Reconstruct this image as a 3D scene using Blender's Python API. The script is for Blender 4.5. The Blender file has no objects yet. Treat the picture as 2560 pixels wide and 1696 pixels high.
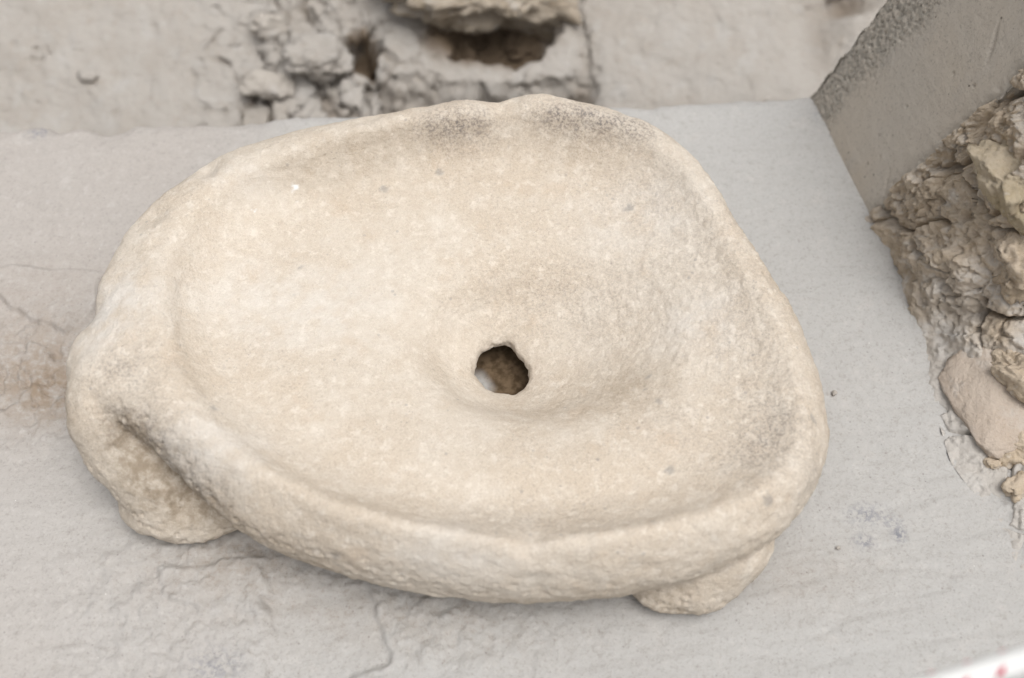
import bpy, bmesh, math
import numpy as np
from mathutils import Vector

# ------------------------------------------------------------------ camera, sky, sun, exposure
S = bpy.context.scene
COL = S.collection
W, H = 2560, 1696
LENS, PITCH, DIST = 38.0, math.radians(57), 1.0
FPX = LENS / 36 * W
FW = np.array([0, math.cos(PITCH), -math.sin(PITCH)])
UP = np.array([0, math.sin(PITCH), math.cos(PITCH)])
RT = np.array([1.0, 0, 0])
CAM = -FW * DIST
cd = bpy.data.cameras.new('camera'); co = bpy.data.objects.new('camera', cd); COL.objects.link(co)
cd.lens = LENS; cd.sensor_width = 36; cd.clip_start = 0.02; cd.clip_end = 200
co.location = CAM; co.rotation_euler = (math.pi / 2 - PITCH, 0, 0)
cd.dof.use_dof = True; cd.dof.focus_distance = 0.93; cd.dof.aperture_fstop = 2.9
S.camera = co

SUN_EL, SUN_AZ = math.radians(73), math.radians(128)      # azimuth measured from +Y (away) towards +X (right)
wd = bpy.data.worlds.new('World'); S.world = wd; wd.use_nodes = True
nt = wd.node_tree; nt.nodes.clear()
sky = nt.nodes.new('ShaderNodeTexSky'); sky.sky_type = 'NISHITA'; sky.sun_disc = False
sky.sun_elevation = SUN_EL; sky.sun_rotation = SUN_AZ
sky.air_density = 1.0; sky.dust_density = 6.0; sky.ozone_density = 1.0
hs = nt.nodes.new('ShaderNodeHueSaturation'); hs.inputs['Saturation'].default_value = 0.12   # thin white overcast
bg = nt.nodes.new('ShaderNodeBackground'); bg.inputs['Strength'].default_value = 0.15
ow = nt.nodes.new('ShaderNodeOutputWorld')
nt.links.new(sky.outputs[0], hs.inputs['Color']); nt.links.new(hs.outputs[0], bg.inputs['Color']); nt.links.new(bg.outputs[0], ow.inputs['Surface'])
sl = bpy.data.lights.new('sun', 'SUN'); so = bpy.data.objects.new('sun', sl); COL.objects.link(so)
sl.energy = 1.0; sl.angle = math.radians(38); sl.color = (1.0, 0.965, 0.92)
sd = Vector((math.sin(SUN_AZ) * math.cos(SUN_EL), math.cos(SUN_AZ) * math.cos(SUN_EL), math.sin(SUN_EL)))
so.rotation_euler = sd.to_track_quat('Z', 'Y').to_euler(); so.location = sd * 3
S.view_settings.view_transform = 'Standard'; S.view_settings.look = 'None'
S.view_settings.gamma = 1; S.view_settings.use_curve_mapping = False
S.view_settings.exposure = 0.02
S.cycles.use_denoising = True; S.cycles.use_adaptive_sampling = True; S.cycles.adaptive_threshold = 0.02
S.cycles.max_bounces = 4; S.cycles.diffuse_bounces = 3

# ------------------------------------------------------------------ measuring and noise helpers
K = 2560 / 2367
def ray(x, y):
    return FW + RT * ((x * K - W / 2) / FPX) - UP * ((y * K - H / 2) / FPX)
def at(x, y, z=0.0):
    d = ray(x, y); return CAM + d * ((z - CAM[2]) / d[2])
def at_plane(x, y, p, n):
    d = ray(x, y); return CAM + d * (((p - CAM) @ n) / (d @ n))
def smooth(a, b, x):
    t = np.clip((x - a) / (b - a), 0, 1); return t * t * (3 - 2 * t)

_r = np.random.RandomState(7)
_perm = _r.permutation(512).astype(np.int64); _perm = np.concatenate([_perm, _perm, _perm])
_g = _r.normal(size=(512, 3)); _g /= np.linalg.norm(_g, axis=1)[:, None]
def perlin(p, freq=1.0, seed=0):
    q = p * freq + seed * 17.31 + 100.0
    i = np.floor(q).astype(np.int64); f = q - i; i &= 511
    u = f * f * f * (f * (f * 6 - 15) + 10)
    def gr(dx, dy, dz):
        h = _perm[_perm[_perm[(i[:, 0] + dx) & 511] + ((i[:, 1] + dy) & 511)] + ((i[:, 2] + dz) & 511)]
        v = _g[h]
        return v[:, 0] * (f[:, 0] - dx) + v[:, 1] * (f[:, 1] - dy) + v[:, 2] * (f[:, 2] - dz)
    x, y, z = u[:, 0], u[:, 1], u[:, 2]
    a = gr(0,0,0) * (1 - x) + gr(1,0,0) * x; b = gr(0,1,0) * (1 - x) + gr(1,1,0) * x
    c = gr(0,0,1) * (1 - x) + gr(1,0,1) * x; d = gr(0,1,1) * (1 - x) + gr(1,1,1) * x
    return ((a * (1 - y) + b * y) * (1 - z) + (c * (1 - y) + d * y) * z) * 1.6
def fbm(p, freq, octv=4, gain=0.5, seed=0):
    s = np.zeros(len(p)); a = 1.0
    for o in range(octv):
        s += a * perlin(p, freq * 2 ** o, seed + o * 3); a *= gain
    return s
def worley(p, freq, seed=0):
    """distances to the nearest and second nearest feature points and the nearest one's hash"""
    q = p * freq + seed * 7.7 + 100.0
    i = np.floor(q).astype(np.int64); f = q - i
    f1 = np.full(len(p), 9.0); f2 = np.full(len(p), 9.0); hh = np.zeros(len(p))
    for dx in (-1, 0, 1):
        for dy in (-1, 0, 1):
            for dz in (-1, 0, 1):
                h = _perm[_perm[_perm[(i[:, 0] + dx) & 511] + ((i[:, 1] + dy) & 511)] + ((i[:, 2] + dz) & 511)]
                o = _g[h] * 0.5 + 0.5
                d = np.sqrt((dx + o[:, 0] - f[:, 0]) ** 2 + (dy + o[:, 1] - f[:, 1]) ** 2 + (dz + o[:, 2] - f[:, 2]) ** 2)
                near = d < f1
                f2 = np.where(near, f1, np.minimum(f2, d)); hh = np.where(near, h / 512.0, hh); f1 = np.where(near, d, f1)
    return f1, f2, hh
def facets(p, freq, seed=0):
    """broken flat facets: each cell is a plane tilted its own way; returns height and edge distance"""
    q = p * freq + seed * 7.7 + 100.0
    i = np.floor(q).astype(np.int64); f = q - i
    f1 = np.full(len(p), 9.0); f2 = np.full(len(p), 9.0); out = np.zeros(len(p))
    for dx in (-1, 0, 1):
        for dy in (-1, 0, 1):
            for dz in (-1, 0, 1):
                h = _perm[_perm[_perm[(i[:, 0] + dx) & 511] + ((i[:, 1] + dy) & 511)] + ((i[:, 2] + dz) & 511)]
                o = _g[h] * 0.5 + 0.5
                v = f - np.array([dx, dy, dz]) - o; d = np.sqrt((v * v).sum(1)); near = d < f1
                out = np.where(near, (v * _g[(h * 7 + 3) & 511]).sum(1) + (h / 512.0 - 0.5) * 0.7, out)
                f2 = np.where(near, f1, np.minimum(f2, d)); f1 = np.where(near, d, f1)
    return out, f2 - f1
def billow(p, freq, octv=3, gain=0.5, seed=0):
    s = np.zeros(len(p)); a = 1.0
    for o in range(octv):
        s += a * (np.abs(perlin(p, freq * 2.1 ** o, seed + o * 3)) * 2 - 0.5); a *= gain
    return s
def only(mask, fn, P):
    """evaluate fn just where mask is set, 0 elsewhere"""
    out = np.zeros(len(P)); m = mask > 0.02
    if m.any(): out[m] = fn(P[m])
    return out
def blob(P, x, y, z, r, sx=1.0):
    c = at(x, y, z); d = P - c
    return np.exp(-((d[:, 0] / sx) ** 2 + d[:, 1] ** 2 + d[:, 2] ** 2) / (r * r))

# ------------------------------------------------------------------ mesh helpers
def mesh_from(name, V, F, smooth_shade=True):
    me = bpy.data.meshes.new(name); V = np.asarray(V, np.float32); F = np.asarray(F, np.int32); k = F.shape[1]
    me.vertices.add(len(V)); me.vertices.foreach_set('co', V.ravel())
    me.loops.add(F.size); me.loops.foreach_set('vertex_index', F.ravel())
    me.polygons.add(len(F)); me.polygons.foreach_set('loop_start', np.arange(0, F.size, k, dtype=np.int32))
    me.update(calc_edges=True)
    me.polygons.foreach_set('use_smooth', np.full(len(F), smooth_shade)); me.update()
    return me
def obj(name, me, mat, parent=None):
    o = bpy.data.objects.new(name, me); COL.objects.link(o)
    if mat is not None and me is not None: me.materials.clear(); me.materials.append(mat)
    if parent is not None: o.parent = parent
    return o
def tag(o, label=None, cat=None, group=None, kind=None):
    if label: o['label'] = label
    if cat: o['category'] = cat
    if group: o['group'] = group
    if kind: o['kind'] = kind
    return o
def attr(me, name, vals):
    a = me.attributes.new(name, 'FLOAT', 'POINT'); a.data.foreach_set('value', np.asarray(vals, np.float32))
def grid_faces(n, m, wrap=False):
    i = np.arange(n - 1)[:, None]; j = np.arange(m if wrap else m - 1)[None, :]; j2 = (j + 1) % m
    return np.stack([i * m + j, i * m + j2, (i + 1) * m + j2, (i + 1) * m + j], -1).reshape(-1, 4)
def vnormals(V, F):
    n = np.cross(V[F[:, 2]] - V[F[:, 0]], V[F[:, -1]] - V[F[:, 1]]); N = np.zeros_like(V)
    for k in range(F.shape[1]):
        for c in range(3): N[:, c] += np.bincount(F[:, k], n[:, c], len(V))
    return N / (np.linalg.norm(N, axis=1)[:, None] + 1e-12)
def me_arrays(me):
    V = np.empty(len(me.vertices) * 3, np.float32); me.vertices.foreach_get('co', V); V = V.reshape(-1, 3).astype(float)
    F = np.empty(len(me.loops), np.int32); me.loops.foreach_get('vertex_index', F)
    return V, F
_ico = {}
def ico(sub):
    if sub not in _ico:
        bm = bmesh.new(); bmesh.ops.create_icosphere(bm, subdivisions=sub, radius=1.0)
        V = np.array([v.co[:] for v in bm.verts]); F = np.array([[v.index for v in f.verts] for f in bm.faces]); bm.free()
        _ico[sub] = (V, F)
    return _ico[sub]

# ------------------------------------------------------------------ materials
class Nodes:
    def __init__(s, name):
        s.m = bpy.data.materials.new(name); s.m.use_nodes = True; s.t = s.m.node_tree; s.t.nodes.clear()
        s.co = s.t.nodes.new('ShaderNodeTexCoord').outputs['Object']
    def n(s, typ, **kw):
        x = s.t.nodes.new(typ)
        for k, v in kw.items(): setattr(x, k, v)
        return x
    def put(s, sock, v):
        if isinstance(v, bpy.types.NodeSocket): s.t.links.new(v, sock)
        elif isinstance(v, (tuple, list)) and sock.type == 'RGBA': sock.default_value = (*v, 1)
        else: sock.default_value = v
    def noise(s, scale, detail=4, rough=0.55, stretch=None, dist=0.0, co=None):
        detail = min(detail, 0 if scale > 1000 else 2 if scale > 250 else 3 if scale > 50 else 4); dist = 0.0
        x = s.n('ShaderNodeTexNoise'); x.inputs['Scale'].default_value = scale; x.inputs['Detail'].default_value = detail
        x.inputs['Roughness'].default_value = rough; x.inputs['Distortion'].default_value = dist
        src = co or s.co
        if stretch:
            mp = s.n('ShaderNodeMapping'); mp.inputs['Scale'].default_value = stretch[:3]
            if len(stretch) > 3: mp.inputs['Rotation'].default_value = (0, 0, stretch[3])
            s.t.links.new(src, mp.inputs['Vector']); src = mp.outputs[0]
        s.t.links.new(src, x.inputs['Vector']); return x.outputs['Fac']
    def voro(s, scale, feature='F1', out='Distance'):
        x = s.n('ShaderNodeTexVoronoi', feature=feature); x.inputs['Scale'].default_value = scale
        s.t.links.new(s.co, x.inputs['Vector']); return x.outputs[out]
    def ramp(s, v, a, b, lo=0.0, hi=1.0):
        x = s.n('ShaderNodeMapRange', interpolation_type='SMOOTHSTEP')
        for k, q in (('Value', v), ('From Min', a), ('From Max', b), ('To Min', lo), ('To Max', hi)): s.put(x.inputs[k], q)
        return x.outputs[0]
    def math(s, op, a, b=0.0, clamp=False):
        x = s.n('ShaderNodeMath', operation=op, use_clamp=clamp); s.put(x.inputs[0], a); s.put(x.inputs[1], b); return x.outputs[0]
    def mix(s, f, a, b, mode='MIX'):
        x = s.n('ShaderNodeMix', data_type='RGBA', blend_type=mode, clamp_factor=True)
        s.put(x.inputs[0], f); s.put(x.inputs[6], a); s.put(x.inputs[7], b); return x.outputs[2]
    def attr(s, name):
        return s.n('ShaderNodeAttribute', attribute_name=name).outputs['Fac']
    def finish(s, color, rough=0.85, bumps=(), spec=0.25):
        b = s.n('ShaderNodeBsdfPrincipled'); s.put(b.inputs['Base Color'], color); s.put(b.inputs['Roughness'], rough)
        b.inputs['Specular IOR Level'].default_value = spec
        if bumps:
            tot = None
            for h, st, d in bumps:
                q = s.math('MULTIPLY', h, st * d); tot = q if tot is None else s.math('ADD', tot, q)
            x = s.n('ShaderNodeBump'); s.put(x.inputs['Height'], tot); x.inputs['Strength'].default_value = 1.0; x.inputs['Distance'].default_value = 1.0
            s.t.links.new(x.outputs[0], b.inputs['Normal'])
        o = s.n('ShaderNodeOutputMaterial'); s.t.links.new(b.outputs[0], o.inputs['Surface']); return s.m

def basin_material():
    s = Nodes('weathered_limestone')
    big = s.noise(9, 5, 0.6); mid = s.noise(45, 5, 0.62); fine = s.noise(420, 4, 0.7); grain = s.noise(1300, 2, 0.6)
    c = s.mix(s.ramp(big, 0.38, 0.62), (0.600, 0.530, 0.446), (0.556, 0.475, 0.383))
    c = s.mix(s.ramp(mid, 0.45, 0.78, 0, 0.55), c, (0.667, 0.609, 0.531))
    c = s.mix(s.ramp(s.noise(28, 4, 0.6, dist=0.6), 0.56, 0.74, 0, 0.4), c, (0.544, 0.427, 0.315))
    c = s.mix(s.ramp(fine, 0.46, 0.75, 0, s.ramp(big, 0.35, 0.65, 0.25, 0.65)), c, (0.381, 0.316, 0.256))
    c = s.mix(s.ramp(grain, 0.5, 0.74, 0, 0.45), c, (0.743, 0.679, 0.594))
    mot = s.noise(115, 3, 0.7)
    c = s.mix(s.ramp(mot, 0.52, 0.72, 0, 0.42), c, (0.522, 0.438, 0.349))
    c = s.mix(s.ramp(mot, 0.48, 0.30, 0, 0.50), c, (0.749, 0.687, 0.605))
    # flecks: small grey crystals scattered through the stone
    fl = s.math('MULTIPLY', s.ramp(s.voro(95), 0.10, 0.17, 1, 0), s.ramp(s.noise(34, 2), 0.56, 0.64))
    c = s.mix(s.math('MULTIPLY', fl, 0.5), c, (0.315, 0.288, 0.270))
    fl2 = s.math('MULTIPLY', s.ramp(s.voro(230), 0.10, 0.2, 1, 0), s.ramp(s.noise(20, 3), 0.52, 0.66))
    c = s.mix(s.math('MULTIPLY', fl2, 0.5), c, (0.286, 0.261, 0.244))
    # lichen-grey, dirt-brown and chalk-white stains by vertex; grey and brown include painted shade
    speck = s.ramp(fine, 0.40, 0.62)
    patch = s.ramp(mot, 0.30, 0.62)
    g = s.math('MULTIPLY', s.attr('grey'), s.math('ADD', s.math('MULTIPLY', speck, 0.75), 0.22))
    g = s.math('MULTIPLY', g, s.math('ADD', s.math('MULTIPLY', patch, 0.7), 0.3))
    c = s.mix(g, c, (0.227, 0.206, 0.193))
    br = s.math('MULTIPLY', s.attr('brown'), s.math('ADD', s.math('MULTIPLY', s.ramp(s.noise(110, 5, 0.7), 0.3, 0.65), 0.7), 0.3))
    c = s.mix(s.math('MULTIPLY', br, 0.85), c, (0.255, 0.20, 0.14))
    c = s.mix(s.math('MULTIPLY', s.attr('white'), s.ramp(mid, 0.25, 0.6)), c, (0.689, 0.664, 0.630))
    c = s.mix(s.attr('chalk'), c, (0.739, 0.739, 0.731))
    c = s.mix(s.attr('fleck'), c, (0.227, 0.218, 0.214))
    return s.finish(c, 0.92, ((s.noise(170, 5, 0.65), 0.55, 0.0022), (fine, 0.9, 0.0008), (grain, 0.5, 0.0003)), 0.12)

def slab_material(name='grey_slab_stone', warm=(0.435, 0.40, 0.37), cool=(0.455, 0.446, 0.430), dark=(0.36, 0.335, 0.31), streak=0.20):
    s = Nodes(name)
    big = s.noise(2.6, 2, 0.5); fin = s.noise(380, 4, 0.7)
    c = s.mix(s.ramp(s.math('ADD', big, s.attr('warm')), 0.42, 1.0), cool, warm)
    st = s.noise(16, 5, 0.6, stretch=(0.7, 5.0, 1.0, -0.12), dist=0.4)
    c = s.mix(s.ramp(st, 0.5, 0.75, 0, streak), c, dark)
    c = s.mix(s.ramp(s.noise(38, 5, 0.65), 0.53, 0.75, 0, 0.35), c, (0.55, 0.525, 0.495))
    c = s.mix(s.ramp(fin, 0.5, 0.74, 0, 0.45), c, (0.30, 0.275, 0.255))
    fl = s.math('MULTIPLY', s.ramp(s.voro(130), 0.08, 0.14, 1, 0), s.ramp(s.noise(50, 2), 0.48, 0.60))
    c = s.mix(s.math('MULTIPLY', fl, 0.55), c, (0.22, 0.20, 0.19))
    mot = s.noise(140, 3, 0.75)
    c = s.mix(s.ramp(mot, 0.53, 0.74, 0, 0.55), c, (0.32, 0.295, 0.27))
    c = s.mix(s.ramp(mot, 0.46, 0.28, 0, 0.40), c, (0.54, 0.52, 0.495))
    fw = s.math('MULTIPLY', s.ramp(s.voro(70), 0.035, 0.06, 1, 0), s.ramp(s.noise(63, 2), 0.56, 0.62))
    c = s.mix(s.math('MULTIPLY', fw, 0.7), c, (0.78, 0.77, 0.74))
    c = s.mix(s.math('MULTIPLY', s.attr('brown'), s.ramp(s.noise(70, 5, 0.7), 0.25, 0.68, 0.25, 1)), c, (0.30, 0.235, 0.175))
    c = s.mix(s.math('MULTIPLY', s.attr('grey'), s.ramp(s.noise(190, 5, 0.75), 0.40, 0.60)), c, (0.235, 0.24, 0.265))
    c = s.mix(s.attr('shade_and_soil'), c, s.mix(s.ramp(s.noise(120, 4), 0.35, 0.65), (0.085, 0.058, 0.034), (0.17, 0.12, 0.075)))  # dark brown below the drain hole: shade put into the colour
    return s.finish(c, 0.95, ((s.noise(90, 5, 0.65), 0.6, 0.002), (fin, 0.9, 0.0007), (st, 0.22, 0.002)), 0.1)

def earth_material(name, a, b, d, pale):
    s = Nodes(name)
    c = s.mix(s.ramp(s.noise(14, 5, 0.6), 0.38, 0.66), a, b)
    c = s.mix(s.ramp(s.noise(60, 5, 0.7), 0.5, 0.72, 0, 0.6), c, d)
    c = s.mix(s.ramp(s.noise(30, 5, 0.65, dist=0.5), 0.53, 0.66, 0, 0.75), c, pale)
    c = s.mix(s.ramp(s.noise(380, 4, 0.7), 0.5, 0.72, 0, 0.4), c, d)
    c = s.mix(s.math('MULTIPLY', s.attr('dust'), 0.85), c, (0.49, 0.47, 0.445))
    c = s.mix(s.math('MULTIPLY', s.attr('shade_and_soil'), 0.92), c, (0.13, 0.09, 0.055))  # hollows and gaps darkened in colour: painted shade over exposed earth
    return s.finish(c, 0.95, ((s.noise(160, 6, 0.7), 0.6, 0.003), (s.noise(520, 4, 0.7), 0.5, 0.001)), 0.15)

def block_material():
    s = Nodes('tooled_block_stone')
    c = s.mix(s.ramp(s.noise(7, 4, 0.5), 0.35, 0.68), (0.55, 0.50, 0.435), (0.56, 0.495, 0.415))
    c = s.mix(s.ramp(s.noise(30, 5, 0.6, stretch=(1, 1, 0.4)), 0.5, 0.75, 0, 0.4), c, (0.51, 0.475, 0.43))
    c = s.mix(s.ramp(s.noise(300, 4, 0.7), 0.52, 0.75, 0, 0.35), c, (0.20, 0.175, 0.15))
    fl = s.math('MULTIPLY', s.ramp(s.voro(80), 0.07, 0.12, 1, 0), s.ramp(s.noise(41, 2), 0.52, 0.62))
    c = s.mix(s.math('MULTIPLY', fl, 0.7), c, (0.10, 0.085, 0.07))
    c = s.mix(s.math('MULTIPLY', s.attr('grey'), s.ramp(s.noise(160, 5, 0.75), 0.35, 0.62)), c, (0.34, 0.315, 0.275))
    return s.finish(c, 0.9, ((s.noise(120, 5, 0.65), 0.3, 0.002), (s.noise(480, 4, 0.7), 0.4, 0.0008)), 0.2)

M_basin = basin_material()
M_slab = slab_material()
M_rubble = earth_material('earth_mortar', (0.526, 0.442, 0.347), (0.470, 0.381, 0.280), (0.336, 0.258, 0.168), (0.638, 0.594, 0.538))
M_ground = earth_material('pale_dusty_ground', (0.416, 0.388, 0.356), (0.388, 0.356, 0.320), (0.336, 0.296, 0.252), (0.448, 0.428, 0.404))
M_rock_brown = earth_material('brown_boulder_stone', (0.40, 0.345, 0.28), (0.33, 0.27, 0.20), (0.20, 0.15, 0.10), (0.50, 0.465, 0.42))
M_rock_yellow = earth_material('yellowish_stone', (0.46, 0.39, 0.295), (0.43, 0.36, 0.245), (0.32, 0.25, 0.16), (0.54, 0.49, 0.42))
M_rock_pink = earth_material('pinkish_stone', (0.52, 0.445, 0.375), (0.49, 0.41, 0.34), (0.42, 0.335, 0.26), (0.55, 0.495, 0.44))
M_rock_pale = earth_material('pale_stone', (0.458, 0.422, 0.378), (0.414, 0.378, 0.339), (0.334, 0.290, 0.246), (0.502, 0.475, 0.444))
M_block = block_material()

# ------------------------------------------------------------------ the ledge: a long dressed slab
def slab():
    A = at(1868, 217); L = at(-20, 297); RB = at(2420, 1240)
    e = (L - A) / np.linalg.norm(L - A); r = (RB - A) / np.linalg.norm(RB - A)
    left, near = 1.08, 0.80
    NU, NV, NS = 740, 520, 40
    # u: 0 at the right edge (goes a little under the wall) .. 1 far left;  v: 0 at the far edge .. 1 near
    u = np.linspace(-0.07, left, NU); v = np.linspace(0, 1, NV) ** 1.0 * near
    P = A[None, None] + e[None, None] * u[None, :, None] + r[None, None] * v[:, None, None]
    P = P.reshape(-1, 3); uu = np.tile(u, NV); vv = np.repeat(v, NU)
    # broken far edge
    edge = 0.010 * fbm(np.c_[uu * 1.0, uu * 0, uu * 0], 9, 4, 0.55, 3) * smooth(0.0, 0.6, uu + 0.25)
    edge += 0.010 * np.exp(-((uu - 0.80) / 0.10) ** 2) * (0.5 + perlin(np.c_[uu, uu * 0, uu * 0], 30, 9))
    P += r[None] * (edge * np.exp(-vv / 0.03))[:, None]
    z = 0.0022 * fbm(P, 7, 3, 0.5, 1)
    strat = np.c_[P[:, 0] * 2.2 - P[:, 1] * 0.5, (P[:, 1] - P[:, 0] * 0.16) * 12, P[:, 2]]
    z += 0.0006 * fbm(strat, 2.6, 4, 0.55, 5) * (0.5 + smooth(-0.05, -0.35, P[:, 1]) + smooth(0.05, 0.3, -P[:, 0]))
    z += 0.0004 * fbm(P, 55, 3, 0.6, 8)
    wob = np.c_[perlin(P, 16, 21), perlin(P, 16, 22), P[:, 2] * 0] * 0.012 + np.c_[perlin(P, 60, 23), perlin(P, 60, 24), P[:, 2] * 0] * 0.004
    Q = P + wob
    def poly(pts, w=0.004):
        """signed inside distance of a convex-ish polygon given by its corners"""
        c = np.array([at(*q) for q in pts])[:, :2]; ctr = c.mean(0); d = np.full(len(Q), 9.0)
        for a, b in zip(c, np.roll(c, -1, 0)):
            n = np.array([-(b - a)[1], (b - a)[0]]); n /= np.linalg.norm(n)
            if (ctr - a) @ n < 0: n = -n
            d = np.minimum(d, (Q[:, :2] - a) @ n)
        return smooth(-w, w, d)
    def line(pts, w):
        c = np.array([at(*q) for q in pts])[:, :2]; d = np.full(len(Q), 9.0)
        for a, b in zip(c[:-1], c[1:]):
            t = np.clip(((Q[:, :2] - a) @ (b - a)) / ((b - a) @ (b - a)), 0, 1)
            d = np.minimum(d, np.linalg.norm(Q[:, :2] - a - t[:, None] * (b - a), axis=1))
        return np.exp(-(d / w) ** 2)
    flake = poly([(612, 1390), (850, 1360), (885, 1400), (880, 1520), (760, 1600), (610, 1620)], 0.0035)
    z += -0.0048 * flake; keep = 1 - 0.7 * flake
    z += 0.0042 * (1 - flake) * poly([(380, 1320), (640, 1290), (615, 1480), (560, 1455), (470, 1420), (400, 1410)], 0.003)
    z += 0.0050 * poly([(-40, 640), (60, 610), (250, 625), (225, 715), (150, 775), (80, 755), (10, 720)], 0.0025)
    z += -0.0025 * poly([(-40, 880), (20, 885), (45, 905), (15, 930), (-40, 960)], 0.003)
    z += -0.0030 * line([(20, 720), (80, 755), (150, 775), (205, 720)], 0.0022)
    z += -0.0040 * line([(95, 915), (145, 900)], 0.006)
    z += -0.0025 * line([(605, 1400), (600, 1500), (618, 1640), (640, 1740)], 0.003)
    z += -0.0016 * line([(90, 1485), (260, 1510), (400, 1500)], 0.0035)
    # low rough zones: left of the basin and along its front
    rough = blob(P, 100, 850, 0, 0.075, 1.3) + blob(P, 520, 1330, 0, 0.07, 1.8) + blob(P, 1000, 1440, 0, 0.05, 2.6) + blob(P, 480, 1560, 0, 0.07, 1.6)
    z += np.clip(rough, 0, 1) * keep * only(rough, lambda p: 0.0026 * fbm(p, 50, 4, 0.6, 12) + 0.0018 * np.abs(fbm(p, 120, 3, 0.6, 13)), P)
    er = blob(P, 95, 870, 0, 0.055, 1.5)
    z += er * only(er, lambda p: 0.004 * facets(p, 60, 31)[0] - 0.004 * smooth(0.2, 0.6, fbm(p, 75, 3, 0.6, 14)), P)
    # raised broken lip along the wall on the right, and shallow bedding ridges at the front right
    lip = np.exp(-((uu - 0.012 - 0.008 * perlin(P, 14, 31)) / 0.014) ** 2) * smooth(0.28, 0.48, vv)
    z += lip * (0.003 + 0.009 * np.abs(fbm(P, 34, 4, 0.55, 32)))
    ridge = np.abs(fbm(np.c_[P[:, 0] * 1.2, (P[:, 1] - P[:, 0] * 0.17) * 6.5, P[:, 2]], 3.2, 4, 0.55, 41))
    z += -0.0011 * (1 - np.clip(ridge * 2.6, 0, 1)) * (blob(P, 1900, 1370, 0, 0.12, 1.8) + 0.45 * blob(P, 2100, 1300, 0, 0.10, 1.3))
    # worn arris at the far edge
    z += -0.006 * np.exp(-vv / 0.006) + -0.004 * np.exp(-vv / 0.018) * np.clip(0.4 + fbm(P, 24, 3, 0.5, 44), 0, 1.5)
    P[:, 2] += z
    # far side of the slab, dropping to the ground behind
    top = P[:NU].copy(); side = []
    for k in range(NS, 0, -1):
        t = k / NS; q = top.copy(); q[:, 2] -= 0.34 * t ** 1.3
        q += -r[None] * ((0.006 * np.minimum(t * 14, 1) + 0.008 * fbm(q, 14, 4, 0.5, 50) * min(t * 5, 1)))[:, None]
        side.append(q)
    V = np.vstack(side + [P]); F = grid_faces(NS + NV, NU)
    if vnormals(V, F)[len(V) // 2, 2] < 0: F = F[:, ::-1]
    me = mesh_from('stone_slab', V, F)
    attr(me, 'warm', 0.50 * smooth(0.30, 0.95, (A[0] - V[:, 0]) / 1.0) - 0.05)
    attr(me, 'brown', np.clip(0.75 * blob(V, 85, 860, 0, 0.050, 1.4) + 0.6 * blob(V, 125, 915, 0, 0.025, 1.2) + 0.16 * blob(V, 60, 690, 0, 0.05, 1.6)
              + 0.45 * blob(V, 560, 1290, 0, 0.04, 2.0) + 0.32 * blob(V, 1000, 1420, 0, 0.035, 3) + 0.22 * blob(V, 1850, 1330, 0, 0.03, 2.2)
              + 0.5 * blob(V, 2110, 640, 0, 0.03, 0.3), 0, 1))
    hs_ = blob(V, 1165, 840, 0, 0.085) * 1.6 - 1.8 * blob(V, 1100, 895, 0, 0.019, 0.8) * (V[:, 2] > -0.1)  # shade seen through the drain hole painted dark, its light spot left pale
    attr(me, 'shade_and_soil', np.clip(hs_ + 0.25 * perlin(V, 70, 52), 0, 1) * (blob(V, 1165, 840, 0, 0.085) > 0.15))
    attr(me, 'grey', np.clip(0.75 * blob(V, 2005, 1190, 0, 0.009, 1.8) + 1.3 * blob(V, 2080, 1236, 0, 0.0055, 1.0) + 1.0 * blob(V, 1998, 1250, 0, 0.0055, 1.5)
              + 0.5 * blob(V, 2065, 1208, 0, 0.006, 1.4) + 0.8 * blob(V, 1905, 265, 0, 0.012, 0.9) + 0.9 * blob(V, 1925, 300, 0, 0.012, 0.5) + 0.9 * blob(V, 90, 303, 0, 0.009, 1.4)
              + 0.6 * blob(V, 500, 1545, 0, 0.014, 1.5), 0, 1))
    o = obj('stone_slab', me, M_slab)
    return tag(o, 'long pale grey stone slab ledge that the basin stands on', 'slab')
slab()

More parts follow.
